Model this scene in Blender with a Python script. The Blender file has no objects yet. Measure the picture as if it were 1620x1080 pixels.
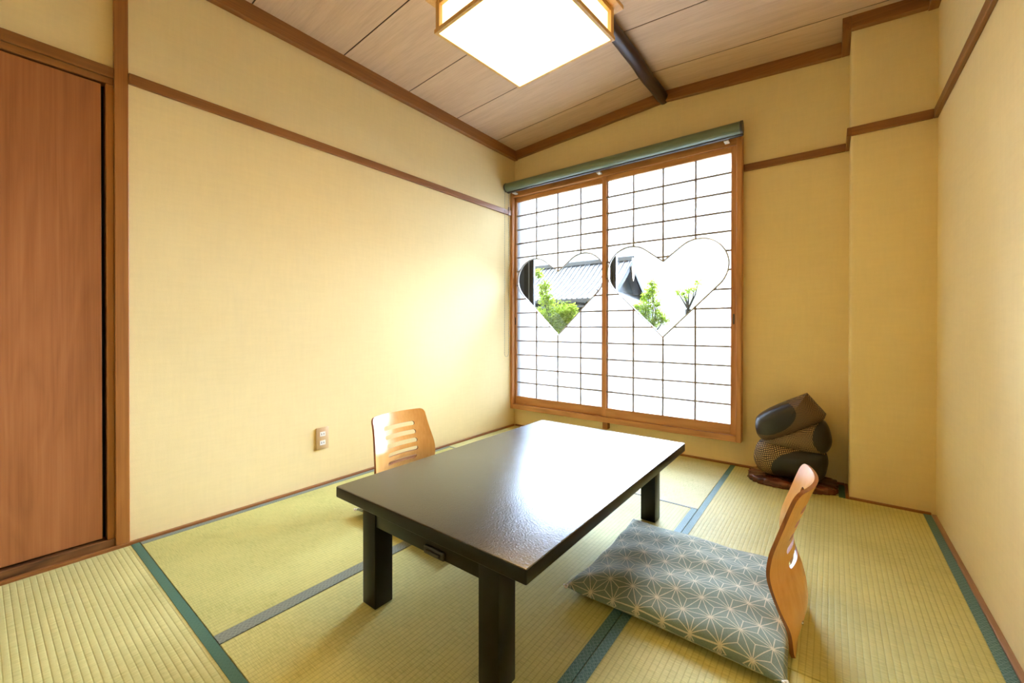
import bpy, bmesh, math, random
from mathutils import Vector, Matrix
random.seed(7)
scene = bpy.context.scene
COL = scene.collection
PI = math.pi

# ------------------------------------------------------------------ room dimensions (metres, camera above the origin)
L, R, D = -2.247, 0.392, 2.964          # left wall, right wall, window wall
PY, PX = 2.742, 0.077                    # pillar front and left face
FRONT = -0.60                            # wall behind the camera
XR = -0.9255                             # ridge of the boat-bottom ceiling
ZC, ZR = 2.425, 2.512                    # ceiling height at the side walls / at the ridge
def ceil_z(x):
    t = 1 - abs(x - XR) / (XR - L)
    return ZC + (ZR - ZC) * t

# ------------------------------------------------------------------ node helpers
def new_mat(name):
    m = bpy.data.materials.new(name); m.use_nodes = True
    nt = m.node_tree
    for n in list(nt.nodes): nt.nodes.remove(n)
    out = nt.nodes.new('ShaderNodeOutputMaterial')
    return m, nt, out
class NB:
    def __init__(s, nt): s.nt = nt
    def n(s, t, **kw):
        x = s.nt.nodes.new(t)
        for k, v in kw.items(): setattr(x, k, v)
        return x
    def link(s, a, b): s.nt.links.new(a, b)
    def math(s, op, a, b=None, c=None, clamp=False):
        x = s.n('ShaderNodeMath', operation=op); x.use_clamp = clamp
        for i, v in enumerate((a, b, c)):
            if v is None: continue
            if isinstance(v, (int, float)): x.inputs[i].default_value = v
            else: s.link(v, x.inputs[i])
        return x.outputs[0]
    def coord(s, which='Object'): return s.n('ShaderNodeTexCoord').outputs[which]
    def mapping(s, vec, scale=(1, 1, 1), rot=(0, 0, 0), loc=(0, 0, 0)):
        x = s.n('ShaderNodeMapping'); s.link(vec, x.inputs['Vector'])
        x.inputs['Scale'].default_value = scale; x.inputs['Rotation'].default_value = rot
        x.inputs['Location'].default_value = loc
        return x.outputs[0]
    def noise(s, vec, scale, detail=4, rough=.55, dist=0):
        x = s.n('ShaderNodeTexNoise'); s.link(vec, x.inputs['Vector'])
        x.inputs['Scale'].default_value = scale; x.inputs['Detail'].default_value = detail
        x.inputs['Roughness'].default_value = rough; x.inputs['Distortion'].default_value = dist
        return x.outputs['Fac']
    def ramp(s, fac, stops):
        x = s.n('ShaderNodeValToRGB'); s.link(fac, x.inputs[0])
        el = x.color_ramp.elements
        while len(el) < len(stops): el.new(.5)
        for e, (p, c) in zip(el, stops):
            e.position = p; e.color = (*c, 1) if len(c) == 3 else c
        return x.outputs[0]
    def mix(s, fac, a, b, typ='MIX'):
        x = s.n('ShaderNodeMix', data_type='RGBA', blend_type=typ)
        for i, v in ((0, fac), (6, a), (7, b)):
            if isinstance(v, (int, float)): x.inputs[i].default_value = v
            elif isinstance(v, tuple): x.inputs[i].default_value = (*v, 1)
            else: s.link(v, x.inputs[i])
        return x.outputs[2]
    def bump(s, h, strength=.3, dist=.002, normal=None):
        x = s.n('ShaderNodeBump'); s.link(h, x.inputs['Height'])
        x.inputs['Strength'].default_value = strength; x.inputs['Distance'].default_value = dist
        if normal: s.link(normal, x.inputs['Normal'])
        return x.outputs[0]
    def sep(s, vec):
        x = s.n('ShaderNodeSeparateXYZ'); s.link(vec, x.inputs[0]); return x.outputs
    def principled(s, color=None, rough=.5, normal=None, metallic=0, spec=.5, coat=0, coat_rough=.1):
        x = s.n('ShaderNodeBsdfPrincipled')
        if isinstance(color, tuple): x.inputs['Base Color'].default_value = (*color, 1)
        elif color is not None: s.link(color, x.inputs['Base Color'])
        if isinstance(rough, (int, float)): x.inputs['Roughness'].default_value = rough
        else: s.link(rough, x.inputs['Roughness'])
        x.inputs['Metallic'].default_value = metallic
        x.inputs['Specular IOR Level'].default_value = spec
        x.inputs['Coat Weight'].default_value = coat
        x.inputs['Coat Roughness'].default_value = coat_rough
        if normal: s.link(normal, x.inputs['Normal'])
        return x

def plain(name, color, rough=.5, metallic=0, spec=.5, bump=0, bscale=200, coat=0):
    m, nt, out = new_mat(name); b = NB(nt); nrm = None
    co = b.coord()
    var = b.noise(co, 14, 3)
    c = b.mix(var, tuple(v * .93 for v in color), tuple(min(1, v * 1.07) for v in color))
    if bump: nrm = b.bump(b.noise(co, bscale, 3), bump, .001)
    p = b.principled(c, rough, nrm, metallic, spec, coat)
    b.link(p.outputs[0], out.inputs[0]); return m

def wood(name, dark, mid, light, axis, rough=.4, fine=1.0, figure=.5, bump=.12, spec=.4):
    """grain running along 'axis' (0,1,2) of the object's own space"""
    m, nt, out = new_mat(name); b = NB(nt)
    co = b.coord()
    sc = [22 * fine] * 3; sc[axis] = .9
    sf = [150 * fine] * 3; sf[axis] = 2.2
    sg = [5.0 * fine] * 3; sg[axis] = .55
    a = b.noise(b.mapping(co, tuple(sc)), 1, 5, .6, .4)
    f = b.noise(b.mapping(co, tuple(sf)), 1, 3, .6)
    g = b.noise(b.mapping(co, tuple(sg)), 1, 2, .5, 1.2)
    rings = b.math('FRACT', b.math('MULTIPLY', g, 9.0))
    rings = b.math('ABSOLUTE', b.math('SUBTRACT', rings, .5))
    t = b.math('ADD', b.math('MULTIPLY', a, .55), b.math('MULTIPLY', f, .35))
    t = b.math('ADD', t, b.math('MULTIPLY', b.math('SUBTRACT', rings, .25), figure * .35))
    c = b.ramp(t, [(.25, dark), (.47, mid), (.7, light)])
    nrm = b.bump(f, bump, .0008)
    p = b.principled(c, rough, nrm, 0, spec)
    b.link(p.outputs[0], out.inputs[0]); return m

M = {}
def mk_plaster(name, color, seed=0.0):
    m, nt, out = new_mat(name); b = NB(nt)
    co = b.mapping(b.coord(), loc=(seed, seed * .7, 0))
    big = b.noise(co, 1.6, 4, .6)
    vert = b.noise(b.mapping(co, (70, 70, 9)), 1, 4, .65)
    hor = b.noise(b.mapping(co, (9, 9, 70)), 1, 4, .65)
    fib = b.math('MULTIPLY', b.math('ADD', vert, hor), .5)
    t = b.math('ADD', b.math('MULTIPLY', big, .45), b.math('MULTIPLY', fib, .55))
    c = b.ramp(t, [(.3, tuple(v * .93 for v in color)), (.7, tuple(min(1, v * 1.05) for v in color))])
    gr = b.noise(co, 260, 3, .6)
    h = b.math('ADD', b.math('MULTIPLY', gr, .5), fib)
    p = b.principled(c, .85, b.bump(h, .25, .0015), 0, .15)
    b.link(p.outputs[0], out.inputs[0]); return m
WALL = (.79, .645, .345)
M['plaster'] = mk_plaster('juraku_plaster', WALL)
M['wood_x'] = wood('trim_wood_x', (.165, .058, .013), (.25, .096, .023), (.32, .135, .037), 0, .42)
M['wood_y'] = wood('trim_wood_y', (.165, .058, .013), (.25, .096, .023), (.32, .135, .037), 1, .42)
M['wood_z'] = wood('trim_wood_z', (.205, .072, .015), (.315, .120, .026), (.40, .165, .040), 2, .42)
M['door_wood'] = wood('door_wood', (.235, .080, .026), (.335, .122, .042), (.41, .165, .062), 2, .38, 1.1, .55, .06)
M['sill_wood'] = wood('sill_wood', (.06, .022, .008), (.16, .065, .022), (.30, .135, .045), 1, .4, .6, 1.3)
M['win_x'] = wood('shoji_wood_x', (.34, .145, .046), (.50, .235, .082), (.60, .31, .118), 0, .42, .8, 1.0)
M['win_z'] = wood('shoji_wood_z', (.34, .140, .044), (.49, .225, .078), (.58, .29, .11), 2, .42, .8, 1.0)
M['ceil'] = wood('ceiling_board', (.52, .355, .235), (.62, .440, .300), (.70, .515, .365), 0, .55, .9, .3, .05, .25)
M['groove'] = plain('dark_groove', (.05, .028, .015), .8)
M['pole'] = wood('dark_log', (.018, .010, .008), (.040, .020, .014), (.085, .045, .030), 1, .38, .7, .6, .5)
M['painted_gap_shade'] = plain('painted_gap_shade', (.012, .009, .008), .9)
M['base_grey'] = wood('worn_base_wood', (.25, .135, .075), (.34, .190, .110), (.42, .25, .155), 1, .5)

def mk_tatami(name, along, base, seed):
    """ribs along the given axis (0 x, 1 y)"""
    m, nt, out = new_mat(name); b = NB(nt)
    co = b.coord()
    s = b.sep(co)
    across = s[1] if along == 0 else s[0]
    alongc = s[0] if along == 0 else s[1]
    wob = b.math('MULTIPLY', b.math('SUBTRACT', b.noise(co, 6, 2), .5), .0006)
    u = b.math('MULTIPLY', b.math('ADD', across, wob), 1 / .0152)
    fr = b.math('FRACT', u)
    d = b.math('ABSOLUTE', b.math('SUBTRACT', fr, .5))            # 0 centre .. .5 in the groove
    groove = b.math('SMOOTH_MIN', 1, b.math('MULTIPLY', b.math('SUBTRACT', d, .36), 7.5), .2)
    groove = b.math('MAXIMUM', groove, 0)
    # rushes, running across the ribs
    sc = (420, 26, 1) if along == 0 else (26, 420, 1)
    rush = b.noise(b.mapping(co, sc, loc=(seed, seed, 0)), 1, 3, .6)
    blot = b.noise(b.mapping(co, loc=(seed, 0, 0)), 3.2, 4, .6)
    dk = tuple(v * k for v, k in zip(base, (.78, .80, .70)))
    lt = tuple(min(1, v * k) for v, k in zip(base, (1.14, 1.12, 1.12)))
    c = b.ramp(b.math('ADD', b.math('MULTIPLY', rush, .65), b.math('MULTIPLY', blot, .35)), [(.38, dk), (.5, base), (.62, lt)])
    # the stitched warp line between two ribs
    c = b.mix(b.math('MULTIPLY', groove, .50), c, tuple(v * k for v, k in zip(base, (.56, .56, .44))))
    h = b.math('ADD', b.math('MULTIPLY', b.math('SUBTRACT', 1, b.math('MULTIPLY', d, d)), 1.6), b.math('MULTIPLY', rush, .28))
    h = b.math('SUBTRACT', h, b.math('MULTIPLY', groove, .35))
    p = b.principled(c, .60, b.bump(h, .40, .0026), 0, .3)
    b.link(p.outputs[0], out.inputs[0]); return m
TAT = (.56, .52, .195)
M['tatami_x'] = mk_tatami('tatami_ribs_x', 0, (.52, .485, .205), 1.3)
M['tatami_y'] = mk_tatami('tatami_ribs_y', 1, TAT, 4.1)
M['tatami_y2'] = mk_tatami('tatami_ribs_y_green', 1, (.47, .44, .155), 8.7)
M['tatami_x2'] = mk_tatami('tatami_ribs_x_back', 0, (.57, .54, .25), 2.9)

def mk_border(name, base, line, k=.55):
    m, nt, out = new_mat(name); b = NB(nt)
    co = b.coord()
    s = b.sep(co)
    def lines(a, c_, per):
        v = b.math('ADD', b.math('MULTIPLY', s[0], a), b.math('MULTIPLY', s[1], c_))
        f = b.math('FRACT', b.math('MULTIPLY', v, 1 / per))
        return b.math('LESS_THAN', f, .10)
    ln = b.math('MAXIMUM', lines(.83, .56, .0105), lines(.83, -.56, .0105))
    ln = b.math('MAXIMUM', ln, lines(.56, .83, .0105)); ln = b.math('MAXIMUM', ln, lines(.56, -.83, .0105))
    wv = b.noise(co, 900, 2)
    c = b.mix(b.math('MULTIPLY', ln, k), base, line)
    c = b.mix(b.math('MULTIPLY', wv, .35), c, tuple(v * .7 for v in base))
    p = b.principled(c, .6, b.bump(wv, .2, .0006), 0, .3)
    b.link(p.outputs[0], out.inputs[0]); return m
M['border_green'] = mk_border('green_border_cloth', (.055, .135, .090), (.12, .22, .16), .3)
M['border_blue'] = mk_border('blue_green_border_cloth', (.075, .175, .165), (.30, .44, .42), .6)
M['border_grey'] = mk_border('grey_border_cloth', (.165, .185, .150), (.40, .42, .34), .5)

# lacquered black-brown table, fine leathery grain on the top
def mk_lacquer(name, rough, bump, scale=330, ior=1.5):
    m, nt, out = new_mat(name); b = NB(nt)
    co = b.coord()
    c = b.ramp(b.noise(co, 7, 3), [(.3, (.0045, .0038, .0025)), (.7, (.008, .0065, .004))])
    h = b.noise(co, scale, 3, .6)
    p = b.principled(c, rough, b.bump(h, bump, .0012), 0, .5)
    p.inputs['IOR'].default_value = ior; p.inputs['Specular IOR Level'].default_value = .5 if ior > 2 else .35
    b.link(p.outputs[0], out.inputs[0]); return m
M['lacquer_top'] = mk_lacquer('lacquer_top', .25, .65, 200, 2.15)
M['lacquer'] = mk_lacquer('lacquer_side', .30, .06, 330, 1.38)
M['black_plastic'] = plain('black_plastic', (.02, .02, .02), .35)
M['chair_ply'] = wood('bent_plywood', (.56, .245, .055), (.67, .325, .085), (.74, .39, .115), 2, .26, .7, .4, .03, .5)
M['chair_edge'] = wood('plywood_edge', (.18, .060, .015), (.30, .110, .030), (.42, .17, .05), 2, .4, 1.5)
M['steel'] = plain('steel', (.55, .55, .54), .25, 1)

def mk_asanoha(name, a, ox, oy):
    m, nt, out = new_mat(name); b = NB(nt)
    co = b.coord(); s = b.sep(co)
    wob = b.noise(co, 60, 2)
    x = b.math('MULTIPLY', b.math('SUBTRACT', s[0], ox), 1 / a)
    y = b.math('MULTIPLY', b.math('SUBTRACT', s[1], oy), 1 / a)
    j = b.math('MULTIPLY', y, 2 / math.sqrt(3))
    i = b.math('SUBTRACT', x, b.math('MULTIPLY', y, 1 / math.sqrt(3)))
    fi, fj = b.math('FRACT', i), b.math('FRACT', j)
    down = b.math('GREATER_THAN', b.math('ADD', fi, fj), 1)
    def flip(v):  # v or 1-v
        return b.math('ABSOLUTE', b.math('SUBTRACT', down, v))
    b1, b2 = flip(fi), flip(fj)
    b3 = b.math('SUBTRACT', 1, b.math('ADD', b1, b2))
    mn = b.math('MINIMUM', b.math('MINIMUM', b1, b2), b3)
    mx = b.math('MAXIMUM', b.math('MAXIMUM', b1, b2), b3)
    md = b.math('SUBTRACT', 1, b.math('ADD', mn, mx))
    dist = b.math('MINIMUM', b.math('MULTIPLY', mn, .866), b.math('MULTIPLY', b.math('SUBTRACT', md, mn), .5))
    width = b.math('ADD', .008, b.math('MULTIPLY', wob, .018))
    mask = b.math('SUBTRACT', 1, b.math('DIVIDE', dist, width))
    mask = b.math('MULTIPLY', mask, 4, clamp=True)
    thread = b.noise(b.mapping(co, (900, 220, 500)), 1, 2)
    base = b.ramp(thread, [(.3, (.130, .180, .140)), (.7, (.195, .250, .200))])
    line = b.ramp(thread, [(.3, (.46, .43, .31)), (.7, (.66, .62, .47))])
    c = b.mix(mask, base, line)
    h = b.math('ADD', b.math('MULTIPLY', mask, .6), b.math('MULTIPLY', thread, .4))
    p = b.principled(c, .8, b.bump(h, .35, .0012), 0, .2)
    p.inputs['Sheen Weight'].default_value = .25
    b.link(p.outputs[0], out.inputs[0]); return m

def mk_dots(name, per, ell=None, invert=False, gold=(.42, .27, .11)):
    """carved stippled skin; inside the ellipse (x,z of object space) it is smooth and black"""
    m, nt, out = new_mat(name); b = NB(nt)
    co = b.coord(); s = b.sep(co)
    warp = b.noise(co, 8, 2)
    vx = b.math('ADD', b.math('MULTIPLY', s[0], 1 / per), b.math('MULTIPLY', b.math('MULTIPLY', s[2], 1 / per), .28))
    vx = b.math('ADD', vx, b.math('MULTIPLY', warp, 5))
    vz = b.math('ADD', b.math('MULTIPLY', s[2], 1 / per), b.math('MULTIPLY', b.math('MULTIPLY', s[0], 1 / per), -.30))
    vz = b.math('ADD', vz, b.math('MULTIPLY', warp, 7))
    fx = b.math('SUBTRACT', b.math('FRACT', vx), .5); fz = b.math('SUBTRACT', b.math('FRACT', vz), .5)
    r2 = b.math('ADD', b.math('MULTIPLY', fx, fx), b.math('MULTIPLY', fz, fz))
    dot = b.math('MULTIPLY', b.math('SUBTRACT', .115, r2), 14, clamp=True)
    c = b.mix(dot, (.045, .026, .016), gold)
    h = dot
    rough = .5
    if ell:
        cx, cz, ra, rb, ang = ell
        dx = b.math('SUBTRACT', s[0], cx); dz = b.math('SUBTRACT', s[2], cz)
        ca, sa = math.cos(ang), math.sin(ang)
        u = b.math('ADD', b.math('MULTIPLY', dx, ca / ra), b.math('MULTIPLY', dz, sa / ra))
        v = b.math('ADD', b.math('MULTIPLY', dx, -sa / rb), b.math('MULTIPLY', dz, ca / rb))
        e = b.math('ADD', b.math('MULTIPLY', u, u), b.math('MULTIPLY', v, v))
        msk = b.math('MULTIPLY', b.math('SUBTRACT', 1.0, e), 40, clamp=True)
        c = b.mix(msk, c, (.020, .018, .016))
        h = b.math('MULTIPLY', dot, b.math('SUBTRACT', 1, msk))
        rough = b.math('SUBTRACT', .55, b.math('MULTIPLY', msk, .22))
    p = b.principled(c, rough, b.bump(h, .6, .0025), 0, .4)
    b.link(p.outputs[0], out.inputs[0]); return m
M['burl'] = wood('burl_wood', (.045, .010, .006), (.12, .032, .018), (.22, .070, .035), 0, .22, .5, 1.6, .8, .6)

# paper, glass, lamp
def mk_paper():
    m, nt, out = new_mat('shoji_paper'); b = NB(nt)
    co = b.coord()
    f = b.noise(b.mapping(co, (60, 60, 25)), 1, 4, .6)
    c = b.ramp(f, [(.3, (.90, .91, .92)), (.7, (.95, .95, .95))])
    t = b.n('ShaderNodeBsdfTranslucent'); d = b.n('ShaderNodeBsdfDiffuse'); tr = b.n('ShaderNodeBsdfTransparent')
    b.link(c, t.inputs[0]); b.link(c, d.inputs[0])
    m1 = b.n('ShaderNodeMixShader'); m1.inputs[0].default_value = .25
    b.link(t.outputs[0], m1.inputs[1]); b.link(d.outputs[0], m1.inputs[2])
    m2 = b.n('ShaderNodeMixShader'); m2.inputs[0].default_value = .44
    b.link(m1.outputs[0], m2.inputs[1]); b.link(tr.outputs[0], m2.inputs[2])
    b.link(m2.outputs[0], out.inputs[0]); return m
M['paper'] = mk_paper()
def mk_glass():
    m, nt, out = new_mat('clear_glass'); b = NB(nt)
    tr = b.n('ShaderNodeBsdfTransparent'); tr.inputs[0].default_value = (.95, .97, .965, 1)
    g = b.n('ShaderNodeBsdfGlossy'); g.inputs['Roughness'].default_value = .02
    fr = b.n('ShaderNodeFresnel'); fr.inputs[0].default_value = 1.35
    mx = b.n('ShaderNodeMixShader'); b.link(fr.outputs[0], mx.inputs[0])
    b.link(tr.outputs[0], mx.inputs[1]); b.link(g.outputs[0], mx.inputs[2])
    b.link(mx.outputs[0], out.inputs[0]); return m
M['glass'] = mk_glass()
def mk_emit(name, color, strength, cloud=0):
    m, nt, out = new_mat(name); b = NB(nt)
    e = b.n('ShaderNodeEmission'); e.inputs[1].default_value = strength
    f = b.noise(b.coord(), 9, 2)
    c = b.mix(f, tuple(v * (1 - cloud) for v in color), color)
    b.link(c, e.inputs[0]); b.link(e.outputs[0], out.inputs[0]); return m
LAMPC = (1.0, .62, .17)
M['lamp_bottom'] = mk_emit('lit_acrylic_bottom', LAMPC, 20.0)
M['lamp_side'] = mk_emit('lit_acrylic_side', (1.0, .78, .42), 4.0)
M['lamp_wood'] = wood('lamp_wood', (.52, .30, .10), (.66, .40, .15), (.76, .50, .22), 2, .45, 1, .3, .03)
M['kumiko'] = plain('kumiko_wood', (.24, .205, .175), .6)
M['heart_rim'] = plain('heart_rim', (.42, .42, .42), .35, .3)
M['alu_black'] = plain('black_aluminium', (.012, .012, .014), .35, .2)
M['alu_grey'] = plain('grey_aluminium', (.055, .065, .075), .4, .2)
M['alu_light'] = plain('light_aluminium', (.30, .31, .30), .4, .3)
M['alu_olive'] = plain('olive_aluminium', (.045, .045, .028), .4, .2)
M['blind_cloth'] = plain('green_blind_cloth', (.135, .175, .115), .42, 0, .5, .15, 600)
M['blind_end'] = plain('dark_blind_end', (.035, .030, .028), .4)
M['white_plastic'] = plain('white_plastic', (.80, .78, .72), .4)
M['bead'] = plain('bead_chain', (.32, .30, .24), .4)
M['outlet_plate'] = plain('outlet_plate', (.55, .37, .19), .35)
M['outlet_edge'] = plain('outlet_edge', (.62, .53, .25), .35)
M['pull_dark'] = plain('dark_finger_pull', (.035, .022, .014), .4)

# ------------------------------------------------------------------ mesh builder
class MB:
    def __init__(s): s.v = []; s.f = []; s.mi = []; s.sm = []
    def add(s, vs, fs, mi=0, smooth=False):
        o = len(s.v); s.v += [tuple(v) for v in vs]
        for f in fs: s.f.append([i + o for i in f]); s.mi.append(mi); s.sm.append(smooth)
    def box(s, x0, x1, y0, y1, z0, z1, mi=0):
        vs = [(x, y, z) for z in (z0, z1) for y in (y0, y1) for x in (x0, x1)]
        s.add(vs, [(0, 2, 3, 1), (4, 5, 7, 6), (0, 1, 5, 4), (2, 6, 7, 3), (0, 4, 6, 2), (1, 3, 7, 5)], mi); return s
    def hexa(s, vs, mi=0):   # 8 points ordered like box
        s.add(vs, [(0, 2, 3, 1), (4, 5, 7, 6), (0, 1, 5, 4), (2, 6, 7, 3), (0, 4, 6, 2), (1, 3, 7, 5)], mi); return s
    def tube(s, pts, rad, n=10, mi=0, caps=True, smooth=True):
        pts = [Vector(p) for p in pts]; k = len(pts)
        rads = rad if isinstance(rad, (list, tuple)) else [rad] * k
        vs = []; prev = None
        for i, p in enumerate(pts):
            t = (pts[min(i + 1, k - 1)] - pts[max(i - 1, 0)]).normalized()
            if prev is None:
                a = Vector((0, 0, 1)) if abs(t.z) < .9 else Vector((1, 0, 0))
                u = t.cross(a).normalized()
            else:
                u = (prev - t * prev.dot(t)).normalized()
            prev = u; w = t.cross(u)
            for j in range(n):
                ang = 2 * PI * j / n
                vs.append(p + (u * math.cos(ang) + w * math.sin(ang)) * rads[i])
        fs = [(i * n + j, i * n + (j + 1) % n, (i + 1) * n + (j + 1) % n, (i + 1) * n + j) for i in range(k - 1) for j in range(n)]
        s.add(vs, fs, mi, smooth)
        if caps:
            s.add(vs[:n], [tuple(reversed(range(n)))], mi); s.add(vs[-n:], [tuple(range(n))], mi)
        return s
    def prism(s, poly, lift, mi=0):     # poly: list of 3d points, lift: vector
        n = len(poly); lift = Vector(lift)
        vs = [Vector(p) for p in poly] + [Vector(p) + lift for p in poly]
        s.add(vs, [tuple(reversed(range(n))), tuple(range(n, 2 * n))] + [(i, (i + 1) % n, (i + 1) % n + n, i + n) for i in range(n)], mi)
        return s
    def build(s, name, mats, parent=None, loc=(0, 0, 0), bevel=0, seg=2, smooth=None, weld=False):
        me = bpy.data.meshes.new(name); me.from_pydata(s.v, [], s.f)
        if not isinstance(mats, (list, tuple)): mats = [mats]
        for m in mats: me.materials.append(m)
        me.polygons.foreach_set('material_index', s.mi)
        me.polygons.foreach_set('use_smooth', s.sm)
        bm = bmesh.new(); bm.from_mesh(me)
        if weld: bmesh.ops.remove_doubles(bm, verts=bm.verts, dist=1e-5)
        bmesh.ops.recalc_face_normals(bm, faces=bm.faces)
        if bevel:
            eds = [e for e in bm.edges if len(e.link_faces) == 2 and e.calc_face_angle(0) > .5]
            bmesh.ops.bevel(bm, geom=eds, offset=bevel, segments=seg, profile=.5, affect='EDGES', clamp_overlap=True)
        bm.to_mesh(me); bm.free()
        if smooth is not None:
            me.polygons.foreach_set('use_smooth', [True] * len(me.polygons))
            me.set_sharp_from_angle(angle=smooth)
        me.update()
        o = bpy.data.objects.new(name, me); COL.objects.link(o); o.location = loc
        if parent: o.parent = parent
        return o
def tag(o, label, cat, group=None, kind=None):
    if label: o['label'] = label
    if cat: o['category'] = cat
    if group: o['group'] = group
    if kind: o['kind'] = kind
    return o
def structure(o, label, cat):
    return tag(o, label, cat, None, 'structure')
def empty(name, loc, rz=0):
    o = bpy.data.objects.new(name, None); COL.objects.link(o)
    o.location = loc; o.rotation_euler = (0, 0, rz); o.empty_display_size = .1; return o
def copy_tree(o, parent=None):
    c = o.copy(); COL.objects.link(c)
    if parent: c.parent = parent
    for ch in list(o.children): copy_tree(ch, c)
    return c

# ------------------------------------------------------------------ room shell
T = .10
mb = MB().box(L - T, R + T, FRONT - T, D + .02, -.09, -.030)
structure(mb.build('floor', M['base_grey']), 'wooden sub-floor under the tatami mats', 'floor')
# left wall: full-height plaster beyond the post, and the plaster over the door
mb = MB().box(L - T, L, .372, D + .02, -.03, 2.52)
mb.box(L - T, L - .014, FRONT - T, .372, 1.885, 2.52)
mb.box(L - T, L - .05, FRONT - T, .372, -.03, 1.885, 1)  # recess behind the door, painted black to give the door gaps their shade
structure(mb.build('wall_left', [M['plaster'], M['painted_gap_shade']]), 'cream plaster wall on the left with a wood picture rail', 'wall')
# window wall with its opening
WX0, WX1, WZ0, WZ1 = L + .012, -.452, .17, 2.050
mb = MB().box(L - T, WX0, D, D + .02, -.03, 2.60).box(WX1, R + T, D, D + .02, -.03, 2.60)
mb.box(WX0, WX1, D, D + .02, -.03, WZ0).box(WX0, WX1, D, D + .02, WZ1, 2.60)
structure(mb.build('wall_back', M['plaster']), 'golden plaster wall holding the heart window', 'wall')
mb = MB().box(PX, R + .06, PY, D + .015, -.03, 2.52)
structure(mb.build('wall_pillar', M['plaster'], bevel=.012, seg=3, smooth=.6), 'plastered pillar boxing out of the back right corner', 'pillar')
mb = MB().box(R, R + T, FRONT - T, D + .02, -.03, 2.52)
structure(mb.build('wall_right', M['plaster']), 'pale plaster wall along the right side', 'wall')
mb = MB().box(L - T, R + T, FRONT - T, FRONT, -.03, 2.60)
structure(mb.build('wall_front', M['plaster']), 'plaster wall opposite the window', 'wall')

# ceiling: two slopes of wide boards with dark grooves between
grooves = [-.58, -.11, .362, .827, 1.302, 1.764, 2.208, 2.672, 2.99]
mb = MB()
prev = FRONT - .05
for g in grooves:
    for (xa, xb) in ((L - .05, XR), (XR, R + .05)):
        za, zb = ceil_z(xa), ceil_z(xb)
        y0, y1 = prev + .0038, g - .0038
        mb.hexa([(xa, y0, za), (xb, y0, zb), (xa, y1, za), (xb, y1, zb), (xa, y0, za + .003), (xb, y0, zb + .003), (xa, y1, za + .003), (xb, y1, zb + .003)], 0)
    prev = g
for (xa, xb) in ((L - T, XR), (XR, R + T)):
    za, zb = ceil_z(xa) + .0025, ceil_z(xb) + .0025
    mb.hexa([(xa, FRONT - T, za), (xb, FRONT - T, zb), (xa, 3.02, za), (xb, 3.02, zb), (xa, FRONT - T, 2.64), (xb, FRONT - T, 2.64), (xa, 3.02, 2.64), (xb, 3.02, 2.64)], 1)
structure(mb.build('ceiling', [M['ceil'], M['groove']]), 'boat-bottom ceiling of wide pale boards with dark grooves', 'ceiling')

# trims -------------------------------------------------------------------
trim_n = [0]
def trim(mb, mat, label, bevel=.002):
    trim_n[0] += 1
    return structure(mb.build('trim_%d' % trim_n[0], mat, bevel=bevel, seg=1), label, 'trim')
CT = .036
trim(MB().box(L, L + CT, FRONT, D - .001, 2.352, ceil_z(L + CT) + .004), M['wood_y'], 'brown ceiling moulding along the left wall')
def slope_strip(x0, x1, y0, y1, drop):
    xs = [x0] + ([XR] if x0 < XR < x1 else []) + [x1]; m_ = MB()
    for a, b_ in zip(xs, xs[1:]):
        za, zb = ceil_z(a), ceil_z(b_)
        m_.hexa([(a, y0, za - drop), (b_, y0, zb - drop), (a, y1, za - drop), (b_, y1, zb - drop), (a, y0, za + .005), (b_, y0, zb + .005), (a, y1, za + .005), (b_, y1, zb + .005)])
    return m_
trim(slope_strip(L + CT, PX - .036, D - .036, D, .068), M['wood_x'], 'brown ceiling moulding climbing over the heart window')
trim(MB().box(PX - .036, PX, PY - .036, D, ceil_z(PX) - .066, ceil_z(PX) + .004), M['wood_y'], 'short ceiling moulding on the pillar side')
trim(slope_strip(PX, R - .036, PY - .036, PY, .062), M['wood_x'], 'brown ceiling moulding across the pillar front')
trim(MB().box(R - .036, R, FRONT, PY, 2.36, ceil_z(R - .036) + .006), M['wood_y'], 'brown ceiling moulding along the right wall')
RZ0, RZ1, RT = 1.852, 1.894, .016
trim(MB().box(L, L + RT, .387, 2.896, RZ0, RZ1), M['wood_y'], 'brown picture rail along the left wall')
trim(MB().box(-.437, PX - RT, D - RT, D, RZ0, RZ1), M['wood_x'], 'picture rail between the window and the pillar')
trim(MB().box(PX - RT, PX, PY - RT, D, RZ0, RZ1), M['wood_y'], 'short picture rail on the pillar side')
trim(MB().box(PX, R - RT, PY - RT, PY, RZ0, RZ1), M['wood_x'], 'picture rail across the pillar front')
trim(MB().box(R - RT, R, FRONT, PY, RZ0, RZ1), M['wood_y'], 'picture rail along the right wall')
# door surround on the left
trim(MB().box(L - .05, L + .008, .345, .387, 0, 2.40), M['wood_z'], 'tall orange-brown post between the door and the plaster wall')
trim(MB().box(L - .05, L + .004, FRONT, .345, 1.855, 1.896).box(L - .05, L - .004, FRONT, .345, 1.829, 1.855), M['wood_y'], 'lintel over the brown door')
trim(MB().box(L - .05, L - .003, .3225, .345, .040, 1.829), M['wood_z'], 'slim jamb beside the brown door')
trim(MB().box(L - .06, L + .002, FRONT, .345, -.005, .040), M['sill_wood'], 'dark grained sill under the brown door')
d1 = MB().box(L - .046, L - .010, FRONT + .02, .3100, .049, 1.823).build('door_1', M['door_wood'], bevel=.002)
structure(d1, 'plain reddish-brown wooden sliding door', 'door')
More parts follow.
